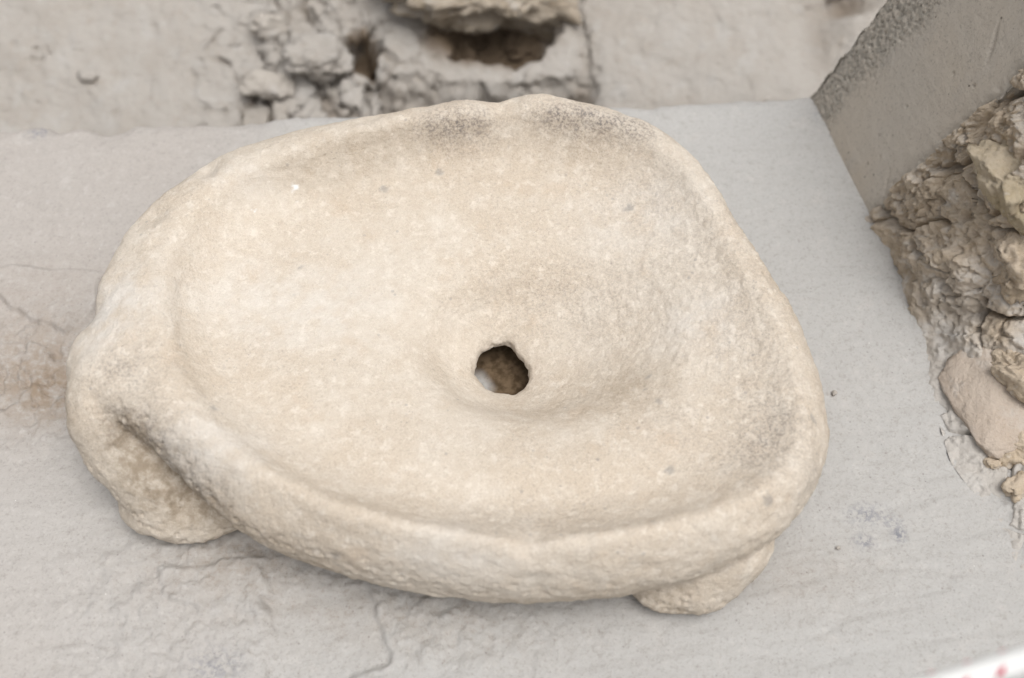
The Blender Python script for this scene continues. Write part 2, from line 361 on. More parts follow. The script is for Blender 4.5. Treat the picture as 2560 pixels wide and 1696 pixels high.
# ------------------------------------------------------------------ upright block leaning back at the right end of the slab
A = at(1868, 217); B = at(2016, 508)
ab = (A - B) / np.linalg.norm(A - B); nout = np.array([ab[1], -ab[0], 0.0])
TL = math.radians(12)
wup = nout * math.sin(TL) + np.array([0, 0, math.cos(TL)])
wn = np.cross(wup, ab); wn = wn if wn @ nout < 0 else -wn            # face normal, towards the basin
wskew = wup * math.cos(math.radians(-11)) + ab * math.sin(math.radians(-11))
def block():
    wdt = np.linalg.norm(A - B); hgt = 0.42; dep = 0.13
    n, m, k = 190, 330, 30
    # loop in the width direction: far side face, front face, near side face
    s = np.concatenate([np.linspace(-dep, 0, k, endpoint=False), np.linspace(0, wdt, n), wdt + np.linspace(0, dep, k + 1)[1:]])
    b_ = np.clip(s, 0, wdt); d_ = np.where(s < 0, -s, np.where(s > wdt, s - wdt, 0.0))
    b_ = b_ + np.where(s < 0, 1, -1) * 0.0
    hh = np.concatenate([np.linspace(-0.06, hgt, m), np.full(12, hgt)]); back = np.concatenate([np.zeros(m), np.linspace(0, dep, 12)])
    base = A - ab * 0.0
    P = base[None, None] - ab * b_[None, :, None] + wskew * hh[:, None, None] - wn * np.maximum(d_[None, :], back[:, None])[..., None]
    V = P.reshape(-1, 3); F = grid_faces(len(hh), len(s))
    ss = np.tile(s, len(hh)); N = vnormals(V, F)
    c = F[len(F) // 2]
    if N[(m // 2) * len(s) + len(s) // 2] @ wn < 0: F = F[:, ::-1]; N = -N
    # rounding of the two upright arrises, chipped
    ch = 0.008 * (1 + 1.1 * fbm(V, 40, 4, 0.6, 61))
    e1 = np.exp(-(ss / 0.006) ** 2); e2 = np.exp(-((ss - wdt) / 0.006) ** 2)
    D = -ch * (e1 + e2) * 0.55
    D += 0.0010 * fbm(V, 7, 3, 0.45, 62) + 0.0003 * fbm(V, 60, 3, 0.6, 63)
    # pecked margin along the far upright edge
    hv = np.repeat(np.concatenate([np.linspace(-0.06, hgt, m), np.full(12, hgt)]), len(s))
    wob = 0.010 * perlin(V, 22, 64)
    mar = smooth(0.060, 0.032, ss + wob - 0.05 * hv)
    w1, w2, wh = worley(V, 230, 5)
    D += mar * (-0.0026 * smooth(0.5, 0.12, w1) * (0.4 + wh) + 0.0009 * fbm(V, 160, 3, 0.6, 66))
    mar2 = smooth(wdt - 0.022, wdt - 0.004, ss + 0.6 * wob)
    w1, w2, wh = worley(V, 150, 6)
    D += mar2 * (-0.0014 * smooth(0.5, 0.1, w1) * (0.4 + wh) + 0.001 * fbm(V, 90, 3, 0.6, 67))
    w1, w2, wh = worley(V, 75, 8)
    D += -0.0016 * smooth(0.16, 0.07, w1) * (wh > 0.80)
    # chisel scores
    for (x, y, L, ang) in ((2075, 505, 0.022, 0.5), (2085, 515, 0.018, 0.45), (2050, 420, 0.02, 0.6), (2290, 120, 0.02, 0.5), (2300, 80, 0.03, 0.6)):
        p0 = at_plane(x, y, A, wn); dr = (wskew * math.cos(ang) + ab * math.sin(ang))
        q = V - p0; t = np.clip(q @ dr, -L, L); d = np.linalg.norm(q - t[:, None] * dr, axis=1)
        D += -0.0022 * np.exp(-(d / 0.0016) ** 2)
    V = V + N * D[:, None]
    me = mesh_from('upright_block', V, F)
    attr(me, 'grey', np.clip(mar * 0.9 + 0.4 * mar2, 0, 1))
    o = obj('upright_block', me, M_block)
    tag(o, 'smooth shaded brown grey upright stone block with a pecked edge at the slab corner', 'stone block')
block()

# ------------------------------------------------------------------ rubble wall face along the right of the slab
def rock(name, mat, c, size, seed, parent=None, sub=4, rough=0.10, flat=0.0, rot=(0, 0, 0), cuts=7, boxy=1.0):
    V, F = ico(sub); V = V.copy(); rs = np.random.RandomState(seed)
    if boxy < 1: V = np.sign(V) * np.abs(V) ** boxy
    for k in range(cuts):                                             # planar breaks
        n = rs.normal(size=3); n /= np.linalg.norm(n); d = V @ n; lim = rs.uniform(0.55, 0.85)
        V -= np.outer(np.clip(d - lim, 0, None) * 0.9, n)
    V *= (1 + rough * 1.3 * fbm(V, 1.3, 2, 0.5, seed) + rough * 0.45 * facets(V, 2.6, seed % 50)[0] + rough * 0.25 * facets(V, 7.0, seed % 50 + 1)[0] + rough * 0.40 * fbm(V, 5, 4, 0.62, seed % 50))[:, None]
    if flat: V[:, 2] = np.where(V[:, 2] > 0, V[:, 2] * (1 - flat), V[:, 2])
    V *= np.array(size)
    from mathutils import Euler
    R = np.array(Euler(rot).to_matrix()); V = V @ R.T
    o = obj(name, mesh_from(name, V, F), mat, parent); o.location = c
    return o
def rubble():
    # foot of the wall follows the slab's right edge from the block towards the camera
    foot = np.array([at(*q) for q in [(2010, 496), (2036, 528), (2062, 565), (2120, 700), (2170, 800), (2215, 930), (2258, 1055), (2305, 1120), (2375, 1225), (2500, 1420), (2660, 1650)]])
    t = np.linspace(0, 1, len(foot)); n, m = 420, 330
    tt = np.linspace(0, 1, n)
    Ft = np.stack([np.interp(tt, t, foot[:, c]) for c in range(3)], 1)
    ker = np.hanning(25); ker /= ker.sum()
    Fs = np.stack([np.convolve(np.pad(Ft[:, c], 12, mode='edge'), ker, 'valid') for c in range(3)], 1)
    hv = np.linspace(0, 1, m)
    # profile: steep wall next to the block, a lower broken slope towards the camera
    sl = smooth(0.25, 0.62, tt)                                       # 0 steep .. 1 gentle
    out = nout
    V = np.zeros((n, m, 3))
    for i in range(n):
        ang = math.radians(76) * (1 - sl[i]) + math.radians(17) * sl[i]
        s = hv * 0.42
        ang2 = np.where(s > 0.09, ang + (math.radians(62) - ang) * 0.8 * sl[i] * smooth(0.09, 0.15, s), ang)
        ds = s[1] - s[0]
        x = np.cumsum(np.cos(ang2)) * ds; z = np.cumsum(np.sin(ang2)) * ds
        V[i] = Fs[i][None] + out[None] * (x - 0.010 - 0.016 * sl[i])[:, None] + np.array([0, 0, 1.0])[None] * (z - 0.010 + 0.009 * sl[i])[:, None]
        V[i] += ab[None] * (-0.19 * s * (1 - sl[i]))[:, None]
    V = V.reshape(-1, 3); F = grid_faces(n, m); N = vnormals(V, F)
    if N[n * m // 2] @ wn < 0: F = F[:, ::-1]; N = -N
    up_ = np.tile(hv, n); ti = np.repeat(tt, m)
    Q = V + 0.012 * np.c_[perlin(V, 25, 71), perlin(V, 25, 72), perlin(V, 25, 73)]
    a1, b1 = facets(Q, 15, 11); a2, b2 = facets(Q, 38, 14); a3, b3 = facets(V + 0.003 * np.c_[perlin(V, 90, 74), perlin(V, 90, 75), perlin(V, 90, 76)], 105, 17)
    D = 0.014 * fbm(V, 8, 2, 0.5, 77) + 0.010 * a1 - 0.020 * smooth(0.07, 0.0, b1) * smooth(-0.05, 0.2, perlin(V, 12, 70))
    D += 0.0055 * a2 - 0.004 * smooth(0.08, 0.0, b2) * smooth(0.0, 0.25, perlin(V, 20, 69))
    D += 0.0028 * a3 + 0.007 * fbm(V, 32, 4, 0.6, 78) + 0.0016 * fbm(V, 210, 2, 0.6, 79) - 0.004 * smooth(0.25, 0.6, fbm(V, 70, 3, 0.6, 67))
    D *= 0.30 + 0.70 * smooth(0.0, 0.12 + 0.2 * smooth(0.3, 0.6, ti), up_)
    D *= 1 - 0.75 * smooth(0.75, 0.95, ti)
    D += 0.006 * smooth(0.08, 0.0, ti) * smooth(0.05, 0.3, up_)
    me = mesh_from('rubble_wall', V + N * D[:, None], F)
    N2 = vnormals(V + N * D[:, None], F)
    attr(me, 'dust', np.clip(smooth(0.34, 0.08, up_ + 0.10 * fbm(V, 25, 3, 0.6, 68)) * smooth(0.22, 0.5, ti) + 0.5 * smooth(0.35, 0.85, N2[:, 2]) * smooth(-0.4, 0.3, fbm(V, 18, 3, 0.6, 66)), 0, 1))
    o = obj('rubble_wall', me, M_rubble)
    tag(o, 'crumbling brown earth and mortar rubble wall along the right side of the slab', 'rubble wall')
    VV = (V + N * D[:, None])
    def on(x, y):                                                     # nearest wall point seen at that place
        d = ray(x, y); d /= np.linalg.norm(d); q = VV - CAM; a = q @ d
        dist = np.linalg.norm(q - a[:, None] * d, axis=1); c = np.where(dist < 0.006)[0]
        k = c[np.argmin(a[c])] if len(c) else np.argmin(dist)
        return VV[k], N[k]
    spec = [  # x, y, half sizes, material, sink, rotation
        (2312, 400, (0.034, 0.040, 0.030), M_rock_yellow, 0.016, (0.3, 0.5, 0.4)),
        (2345, 650, (0.036, 0.034, 0.030), M_rubble, 0.018, (0.1, 0.3, 0.7)),
        (2368, 870, (0.016, 0.032, 0.022), M_rubble, 0.006, (0.1, 0.2, 0.6)),
        (2366, 1020, (0.018, 0.028, 0.020), M_rubble, 0.006, (0.3, 0.2, 0.9)),
        (2345, 1110, (0.014, 0.010, 0.008), M_rubble, 0.003, (0.1, 0.1, 0.9)),
        (2312, 1065, (0.008, 0.007, 0.006), M_rubble, 0.002, (0.1, 0.3, 0.4)),
    ]
    # flat pinkish stone bedded almost level beside the slab
    fp = at(2288, 925, 0.017)
    rock('stone', M_rock_pink, fp, (0.040, 0.050, 0.014), 320, o, 5, 0.07, 0.0, (0.03, -0.28, 0.42), 3, 0.60)
    for k, (x, y, sz, mt, sink, rt) in enumerate(spec):
        p, n_ = on(x, y)
        rock('stone', mt, p - n_ * sink, sz, 300 + k, o, 5 if max(sz) > 0.02 else 4, 0.26, 0, rt, 4)
rubble()

# ------------------------------------------------------------------ lower ground behind the slab
GN = np.array([0, -0.35, 1.0]); GN /= np.linalg.norm(GN); GP = np.array([0, 0.40, -0.26])
def gat(x, y): return at_plane(x, y, GP, GN)
def gz(P): return GP[2] + 0.35 * (P[:, 1] - GP[1])
def gblob(P, x, y, rx, ry):
    c = gat(x, y); return np.exp(-((P[:, 0] - c[0]) / rx) ** 2 - ((P[:, 1] - c[1]) / ry) ** 2)
def ground():
    xs = np.concatenate([np.linspace(-1.3, -0.72, 60), np.linspace(-0.715, 0.52, 600), np.linspace(0.53, 1.1, 50)])
    ys = np.concatenate([np.linspace(0.22, 0.398, 40), np.linspace(0.40, 0.80, 300), np.linspace(0.805, 2.1, 60)]); n, m = len(xs), len(ys)
    X, Y = np.meshgrid(xs, ys); V = np.c_[X.ravel(), Y.ravel(), np.zeros(X.size)]; V[:, 2] = gz(V)
    D = 0.012 * fbm(V, 4, 3, 0.5, 81) + 0.004 * fbm(V, 18, 4, 0.55, 82) + 0.0012 * fbm(V, 80, 3, 0.6, 83)
    clod = np.clip(gblob(V, 715, 110, 0.105, 0.15) * 1.3, 0, 1)
    w1, w2, wh = worley(V + 0.012 * np.c_[perlin(V, 20, 84), perlin(V, 20, 85), perlin(V, 20, 86)], 19, 21)
    a1, b1 = facets(V + 0.015 * np.c_[perlin(V, 18, 84), perlin(V, 18, 85), perlin(V, 18, 86)], 15, 21); a2, b2 = facets(V, 36, 22)
    D += clod * (0.024 * a1 - 0.024 * smooth(0.16, 0.0, b1) * smooth(-0.1, 0.2, perlin(V, 9, 57)) + 0.005 * a2 + 0.010 * fbm(V, 20, 3, 0.55, 87))
    # ledge: the surface behind the basin steps down towards the slab along a ragged line
    ly = gat(1100, 215)[1] + 0.014 * fbm(V, 14, 4, 0.55, 58); lx0 = gat(862, 215)[0]; lx1 = gat(1345, 215)[0]
    led = smooth(0.022, -0.012, V[:, 1] - ly) * smooth(lx0, lx0 + 0.012, V[:, 0]) * smooth(lx1 + 0.006, lx1 - 0.006, V[:, 0])
    D -= led * 0.050
    D += 0.010 * smooth(lx0 - 0.01, lx0 + 0.02, V[:, 0]) * smooth(lx1, lx1 - 0.02, V[:, 0]) * smooth(0.0, 0.02, V[:, 1] - ly)
    # hollow beside the clods, hollow under the boulder and the rise that carries it
    D -= 0.060 * smooth(0.45, 0.62, gblob(V, 838, 128, 0.030, 0.034) + 0.06 * perlin(V, 40, 88))
    D -= 0.065 * smooth(0.2, 0.75, gblob(V, 1150, 70, 0.080, 0.042) + 0.22 * fbm(V, 18, 4, 0.6, 55))
    D += 0.20 * smooth(0.0, 0.16, V[:, 1] - gat(1100, -10)[1]) * smooth(0.9, 0.3, np.abs(V[:, 0] - gat(1100, 0)[0]) / 0.3)
    # upright joint and the smoother block on its right
    j = gat(1350, 130)[0] + 0.006 * perlin(V, 10, 89) + 0.012 * (V[:, 1] - 0.5)
    D += -0.010 * np.exp(-((V[:, 0] - j) / 0.004) ** 2) * (0.5 + perlin(V, 12, 90)) + 0.004 * smooth(0.0, 0.03, V[:, 0] - j)
    D += -0.030 * gblob(V, 1352, 215, 0.014, 0.02)
    D += -0.022 * gblob(V, 1895, 70, 0.030, 0.07) - 0.03 * gblob(V, 1960, 0, 0.03, 0.02)
    j2 = gat(856, 210)[0]
    D += -0.020 * np.exp(-((V[:, 0] - j2) / 0.005) ** 2) * smooth(0.02, 0.0, V[:, 1] - gat(856, 165)[1])
    V[:, 2] += D
    F = grid_faces(m, n)
    if vnormals(V, F)[len(V) // 2, 2] < 0: F = F[:, ::-1]
    Nn = vnormals(V, F); steep = smooth(0.9, 0.5, Nn[:, 2]) * 0.85 + 0.06 + 0.15 * clod
    V += Nn * (steep * (0.010 * fbm(V, 22, 4, 0.55, 54) + 0.008 * facets(V, 30, 23)[0] + 0.003 * fbm(V, 90, 2, 0.6, 53)))[:, None]
    me = mesh_from('ground', V, F)
    attr(me, 'shade_and_soil', np.clip(1.2 * smooth(0.35, 0.6, gblob(V, 838, 128, 0.030, 0.034) + 0.08 * perlin(V, 40, 88)) + smooth(0.2, 0.55, gblob(V, 1130, 72, 0.095, 0.055) + 0.1 * perlin(V, 30, 86))
         + 0.55 * clod * smooth(0.12, 0.02, b1) * smooth(-0.1, 0.2, perlin(V, 9, 57)) + 0.35 * led * (0.5 + perlin(V, 30, 56)) + 0.7 * gblob(V, 1352, 215, 0.014, 0.02) + 0.7 * gblob(V, 1960, 0, 0.03, 0.02) + 0.35 * gblob(V, 1895, 80, 0.02, 0.05), 0, 1))  # hollows, boulder shadow, clod gaps and wall shadow painted dark
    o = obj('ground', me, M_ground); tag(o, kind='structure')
    def on(x, y):
        c = gat(x, y); k = np.argmin(np.abs(V[:, 0] - c[0]) + np.abs(V[:, 1] - c[1])); return V[k].copy()
    return o, on
g_obj, on_ground = ground()
def gstone(name, x, y, size, seed, mat, label, cat='stone', lift=0.3, rot=(0, 0, 0), sub=4, rough=0.12, group=None, cuts=8):
    p = on_ground(x, y); p[2] += size[2] * lift
    return tag(rock(name, mat, p, size, seed, None, sub, rough, 0, rot, cuts), label, cat, group)
gstone('boulder', 1130, -46, (0.150, 0.105, 0.075), 401, M_rock_brown, 'big rough brown boulder overhanging a dark hollow, cut by the top edge', 'boulder', 0.2, (0.35, 0.12, 0.05), 6, 0.22)
gstone('stone', 972, 48, (0.022, 0.016, 0.017), 402, M_rock_pale, 'small whitish stone wedged against the left of the brown boulder', lift=0.9, rot=(0.2, 0.4, 0.5))
gstone('stone', 632, 208, (0.040, 0.022, 0.014), 404, M_rock_pale, 'flat pale flake of stone nearest the slab, left of the other loose stones', lift=0.55, rot=(0.25, 0.1, 0.15), sub=5, rough=0.2)
gstone('stone', 775, 200, (0.042, 0.020, 0.014), 405, M_rock_pale, 'flat pale stone in front of the dark hollow', lift=0.45, rot=(0.3, -0.1, -0.1), sub=5, rough=0.2)
gstone('stone', 738, 150, (0.050, 0.036, 0.026), 406, M_ground, 'earthy clod just left of the dark hollow', lift=0.25, rot=(0.2, 0.3, 0.3), sub=5, rough=0.24)
gstone('stone', 628, 78, (0.028, 0.022, 0.020), 407, M_rock_pale, 'pale lump of stone at the upper left of the crumbled patch', lift=0.45, rot=(0.2, 0.3, 0.8), sub=5, rough=0.2)
gstone('clod', 202, 176, (0.017, 0.011, 0.009), 412, M_ground, 'small dusty lump of earth alone on the ground at upper left', 'clod', 0.3)

# ------------------------------------------------------------------ the stone basin
HOLE = [(1125,808),(1155,802),(1170,796),(1195,825),(1221,858),(1221,885),(1205,906),(1185,915),(1165,914),(1140,909),(1115,890),(1097,868),(1105,838)]
FUNNEL = [(960,760),(968,820),(1000,880),(1050,925),(1110,952),(1200,968),(1300,962),(1390,935),(1455,885),(1495,810),(1490,730),(1430,660),(1320,620),(1200,620),(1090,650),(1000,700)]
FLOOR = [(482,632,.100),(535,560,.100),(625,493,.100),(728,446,.100),(845,414,.100),(968,388,.099),(1100,370,.099),(1250,368,.099),(1392,404,.099),(1490,472,.099),(1555,565,.099),(1600,665,.098),(1635,770,.096),(1660,870,.095),(1675,950,.094),(1660,1015,.093),(1610,1070,.092),(1510,1125,.091),(1350,1160,.090),(1200,1172,.090),(1030,1157,.091),(875,1110,.093),(730,1045,.095),(615,978,.097),(540,910,.099),(495,835,.100),(470,755,.101),(472,695,.101)]
CREST = [(1230,241,.135),(1350,256,.133),(1480,300,.130),(1560,360,.126),(1620,435,.122),(1670,515,.119),(1715,605,.117),(1765,690,.115),(1812,780,.113),(1845,870,.1115),(1858,960,.1105),(1858,1030,.1105),(1830,1085,.112),(1760,1135,.114),(1650,1180,.1165),(1500,1222,.1165),(1350,1243,.1165),(1220,1250,.1165),(1100,1243,.1165),(980,1220,.1165),(850,1188,.120),(720,1145,.1205),(600,1080,.122),(500,1000,.123),(430,910,.126),(395,830,.127),(380,750,.128),(375,660,.128),(390,580,.128),(430,505,.128),(490,440,.128),(580,385,.130),(690,342,.131),(800,308,.132),(920,280,.133),(1060,262,.134),(1160,254,.134)]
OUTER = [(1230,232,.118),(1300,236,.118),(1420,260,.117),(1500,285,.116),(1560,320,.115),(1610,370,.114),(1650,425,.109),(1690,490,.106),(1730,555,.103),(1770,620,.100),(1810,680,.097),(1850,745,.093),(1880,830,.088),(1897,890,.083),(1910,960,.076),(1915,1040,.072),(1900,1100,.075),(1868,1160,.075),(1820,1215,.078),(1740,1272,.078),(1600,1328,.074),(1450,1364,.070),(1320,1376,.068),(1180,1380,.066),(1050,1368,.066),(950,1348,.066),(820,1322,.068),(720,1295,.070),(640,1264,.072),(560,1222,.076),(480,1155,.086),(400,1080,.094),(330,1010,.102),(262,955,.105),(195,925,.105),(153,885,.102),(151,830,.102),(170,778,.106),(200,738,.110),(218,690,.111),(238,640,.112),(255,600,.112),(283,548,.113),(323,498,.114),(373,450,.115),(440,408,.116),(490,372,.117),(560,342,.118),(650,313,.118),(760,291,.118),(880,271,.118),(960,253,.118),(1060,244,.118),(1150,248,.116),(1180,240,.117)]
NA = 480
TH = np.linspace(-math.pi, math.pi, NA, endpoint=False)
CTR = at(1165, 862, 0.03)[:2]
def ring(pts, z=None, blur=5):
    P = np.array([at(p[0], p[1], z if z is not None else p[2]) for p in pts]); d = P[:, :2] - CTR
    a = np.arctan2(d[:, 1], d[:, 0]); r = np.linalg.norm(d, axis=1); o = np.argsort(a); a, r, zz = a[o], r[o], P[o, 2]
    a3 = np.concatenate([a - 2 * math.pi, a, a + 2 * math.pi])
    R = np.interp(TH, a3, np.tile(r, 3)); Z = np.interp(TH, a3, np.tile(zz, 3))
    k = np.hanning(blur * 2 + 3); k /= k.sum(); pad = blur + 1
    f = lambda q: np.convolve(np.concatenate([q[-pad:], q, q[:pad]]), k, 'valid')
    R, Z = f(R), f(Z)
    return np.stack([CTR[0] + R * np.cos(TH), CTR[1] + R * np.sin(TH), Z], 1)
def scale(Rg, s, z):
    q = Rg.copy(); q[:, :2] = CTR + (q[:, :2] - CTR) * s; q[:, 2] = z; return q
def basin():
    hole = ring(HOLE, 0.030, 3); fun = scale(ring(FUNNEL, 0.0795, 26), 1.10, 0.0815); flo = ring(FLOOR, None, 18); cre = ring(CREST, None, 6); out = ring(OUTER, None, 3)
    fmid = hole * 0.5 + fun * 0.5; fmid[:, 2] = 0.0560
    flmid = fun * 0.5 + flo * 0.5; flmid[:, 2] = 0.0915
    sh = cre * 0.40 + out * 0.60; sh[:, 2] = cre[:, 2] - np.where(out[:, 2] < 0.095, 0.34, 0.22) * (cre[:, 2] - out[:, 2])
    wall = flo * 0.45 + cre * 0.55; wall[:, 2] = flo[:, 2] * 0.56 + cre[:, 2] * 0.44
    frontness = smooth(0.0, 0.10, -(out[:, 1] - CTR[1]) / 1.0)
    und = scale(out, 0.985, 0); und[:, 2] = out[:, 2] - 0.024
    und1 = scale(out, 0.93, 0); und1[:, 2] = np.maximum(out[:, 2] - 0.045, 0.030)
    und2 = scale(out, 0.72, 0.016); und3 = scale(out, 0.42, 0.010)
    hb = scale(hole, 1.75, 0.009); hm = scale(hole, 1.08, 0.0245)
    C = [hm, hole, fmid, fun, flmid, flo, wall, cre, sh, out, und, und1, und2, und3, hb]
    nC = len(C); rows = []; SUBD = 10
    for i in range(nC):
        p0, p1, p2, p3 = C[(i - 1) % nC], C[i], C[(i + 1) % nC], C[(i + 2) % nC]
        sharp = i in (0, nC - 1, nC - 2)
        for k in range(SUBD):
            t = k / SUBD
            if sharp: rows.append(p1 * (1 - t) + p2 * t); continue
            h = np.linalg.norm(np.array([p1 - p0, p2 - p1, p3 - p2]), axis=2)[..., None] ** 0.75 + 1e-4
            v1 = ((p1 - p0) / h[0] * h[1] + (p2 - p1) / h[1] * h[0]) / (h[0] + h[1]) * h[1]
            v2 = ((p2 - p1) / h[1] * h[2] + (p3 - p2) / h[2] * h[1]) / (h[1] + h[2]) * h[1]
            rows.append((2 * t ** 3 - 3 * t * t + 1) * p1 + (t ** 3 - 2 * t * t + t) * v1 + (-2 * t ** 3 + 3 * t * t) * p2 + (t ** 3 - t * t) * v2)
    n = len(rows); V = np.array(rows).reshape(-1, 3); F = grid_faces(n, NA, True)
    last = np.stack([(n - 1) * NA + np.arange(NA), (n - 1) * NA + (np.arange(NA) + 1) % NA, (np.arange(NA) + 1) % NA, np.arange(NA)], 1)
    F = np.vstack([F, last])
    Vs, Fs = [V], [np.vstack([F[:, [0, 1, 2]], F[:, [0, 2, 3]]])]
    if vnormals(V, Fs[0])[5 * SUBD * NA][2] < 0: Fs[0] = Fs[0][:, ::-1]
    off = len(V)
    def lump(c, size, rz=0, tilt=0, axis='X', seed=1, flatz=True):
        nonlocal off
        from mathutils import Euler
        q, f = ico(4); q = q.copy()
        q = q * np.array(size)
        q = q @ np.array(Euler((tilt if axis == 'X' else 0, tilt if axis == 'Y' else 0, rz)).to_matrix()).T + np.asarray(c)
        if flatz: q[:, 2] = np.where(q[:, 2] < 0.0015, 0.0015 + (q[:, 2] - 0.0015) * 0.02, q[:, 2])
        Vs.append(q); Fs.append(f + off); off += len(q)
    def limb(pts, nst=16):
        """a chain of overlapping lumps along a curve: (x, y, z, half sizes)"""
        c = np.array([at(p[0], p[1], p[2]) for p in pts]); z = np.array([p[3] for p in pts]); t = np.linspace(0, 1, len(pts))
        for k, q in enumerate(np.linspace(0, 1, nst)):
            lump([np.interp(q, t, c[:, i]) for i in range(3)], [np.interp(q, t, z[:, i]) for i in range(3)], -0.3, seed=2)
    # left leg: a lug under the rim running down to a broad foot
    limb([(255, 880, .092, (.031, .036, .028)), (250, 955, .078, (.030, .034, .033)), (282, 1040, .056, (.028, .030, .032)), (356, 1100, .042, (.033, .032, .033)), (410, 1150, .022, (.041, .036, .024))])
    limb([(380, 1145, .020, (.036, .036, .022)), (440, 1160, .016, (.042, .036, .018)), (560, 1090, .030, (.05, .045, .03))], 8)
    # right leg
    limb([(1540, 1328, .018, (.035, .033, .020)), (1600, 1314, .022, (.040, .038, .026)), (1665, 1240, .042, (.042, .040, .034)), (1660, 1150, .060, (.045, .045, .03))])
    # legs at the back
    limb([(1380, 430, .020, (.045, .04, .022)), (1370, 440, .045, (.045, .045, .03))], 5)
    limb([(700, 560, .020, (.045, .04, .022)), (720, 560, .045, (.045, .045, .03))], 5)
    me = mesh_from('raw', np.vstack(Vs), np.vstack(Fs)); tmp = bpy.data.objects.new('raw', me); COL.objects.link(tmp)
    rm = tmp.modifiers.new('r', 'REMESH'); rm.mode = 'VOXEL'; rm.voxel_size = 0.0020
    sm = tmp.modifiers.new('s', 'SMOOTH'); sm.factor = 0.5; sm.iterations = 22
    dg = bpy.context.evaluated_depsgraph_get(); ev = tmp.evaluated_get(dg); em = ev.to_mesh()
    V, F = me_arrays(em); F = F.reshape(-1, 4)
    ev.to_mesh_clear(); bpy.data.objects.remove(tmp); bpy.data.meshes.remove(me)
    N = vnormals(V, F)
    if N[np.argmax(V[:, 2]), 2] < 0: F = F[:, ::-1]; N = -N
    # weathering
    inside = np.zeros(len(V)); d = V[:, :2] - CTR; a = np.arctan2(d[:, 1], d[:, 0]); r = np.linalg.norm(d, axis=1)
    per = lambda q: np.interp(a, np.concatenate([TH, [math.pi]]), np.concatenate([q, q[:1]]))
    rc = per(np.linalg.norm(cre[:, :2] - CTR, axis=1)); rf = per(np.linalg.norm(flo[:, :2] - CTR, axis=1)); ro = per(np.linalg.norm(out[:, :2] - CTR, axis=1))
    bowl = smooth(1.02, 0.9, r / rc) * (N[:, 2] > 0.1)
    D = 0.0018 * fbm(V, 11, 3, 0.5, 91) * (1 - 0.5 * bowl) + 0.0009 * fbm(V, 34, 4, 0.55, 92) * (1 - 0.65 * bowl) + 0.00035 * fbm(V, 130, 3, 0.6, 93)
    rim = smooth(0.90, 1.0, r / rc)
    D += -0.0020 * rim * smooth(0.18, 0.9, fbm(V, 22, 3, 0.5, 94))
    for (x, y, z, rad, dep) in ((1165,250,.134,.012,.006),(480,395,.125,.010,.005),(350,490,.125,.012,.004),(205,735,.11,.014,.006),(1800,640,.115,.010,.003),(1215,1252,.116,.010,.004),(1240,1240,.115,.012,.003)):
        D -= dep * blob(V, x, y, z, rad)
    for (x, y, z, rad, dep) in ((1240,238,.132,.022,.004),(1050,262,.13,.02,.003),(230,860,.115,.025,.004)):
        D += dep * blob(V, x, y, z, rad)
    # pitted outer face: below the left rim and on the feet
    pit = np.clip(smooth(0.55, 0.0, N[:, 2]) * (0.40 + 1.2 * blob(V, 400, 1080, .09, .07, 1.4) + 0.6 * blob(V, 700, 1270, .07, .08, 1.5)), 0, 1)
    pit = np.clip(pit + 0.7 * blob(V, 1560, 1370, 0.02, 0.035) + 0.6 * blob(V, 390, 1200, 0.02, 0.04), 0, 1)
    strip = sum(blob(V, x, y, z, .020, 1.3) for x, y, z in ((300,985,.102),(355,1040,.098),(415,1095,.092),(480,1150,.086)))
    strip = np.clip(strip, 0, 1) * smooth(0.97, 0.70, N[:, 2]) * (r > rc * 1.03)
    pit = np.clip(pit + strip, 0, 1)
    def pits(p):
        w1, w2, wh = worley(p, 150, 33); return -0.0042 * smooth(0.45, 0.10, w1) * (wh > 0.35) + 0.0012 * fbm(p, 80, 3, 0.6, 95)
    D += pit * only(pit, pits, V)
    w1, w2, wh = worley(V, 62, 35)
    D += -0.0009 * smooth(0.20, 0.08, w1) * (wh > 0.88)
    # rougher patch on the right wall of the bowl
    D += 0.0008 * fbm(V, 170, 3, 0.65, 96) * np.clip(blob(V, 1650, 560, .11, .09) + blob(V, 1560, 720, .09, .08) + blob(V, 1800, 950, .11, .06), 0, 1)
    holeR = per(np.linalg.norm(hole[:, :2] - CTR, axis=1))
    D += 0.0012 * fbm(V, 110, 3, 0.6, 97) * np.exp(-((r - holeR) / 0.005) ** 2)
    V = V + N * D[:, None]; N = vnormals(V, F)
    # stains, plus painted shade in funnel, front groove and under the rim
    strip2 = np.clip(strip, 0, 1)
    B_ = lambda *q: blob(V, *q)
    grey = 1.1 * B_(1075,300,.128,.020,1.6) + 1.15 * B_(1370,282,.13,.016,2.2) + 0.7 * B_(1290,268,.13,.014,1.6) + 0.6 * B_(1480,300,.128,.016,1.4) + 0.5 * B_(1000,300,.13,.016,1.2)
    grey += 0.50 * B_(1790,970,.105,.032,0.8) + 0.45 * B_(1750,1060,.10,.026,1.2) + 0.22 * B_(1600,560,.10,.06,0.8) + 0.22 * B_(1500,440,.10,.03,1.5) + 0.25 * B_(1400,690,.075,.06) + 0.22 * B_(1190,700,.07,.035,1.8) + 0.3 * B_(1720,760,.105,.05,.7)  # grey at the funnel top is its shading, painted in
    grey += 0.5 * B_(265,860,.12,.014,1.6) + 0.25 * B_(330,880,.12,.03) + 0.5 * B_(1895,1120,.09,.018,.6) + 0.6 * B_(330,1010,.10,.02,1.4) + 0.45 * B_(430,1080,.095,.022,1.6) + 0.22 * B_(1555,985,.085,.03) + 0.25 * B_(1200,1215,.10,.02,4)  # wide last band paints the shadow line of the front groove
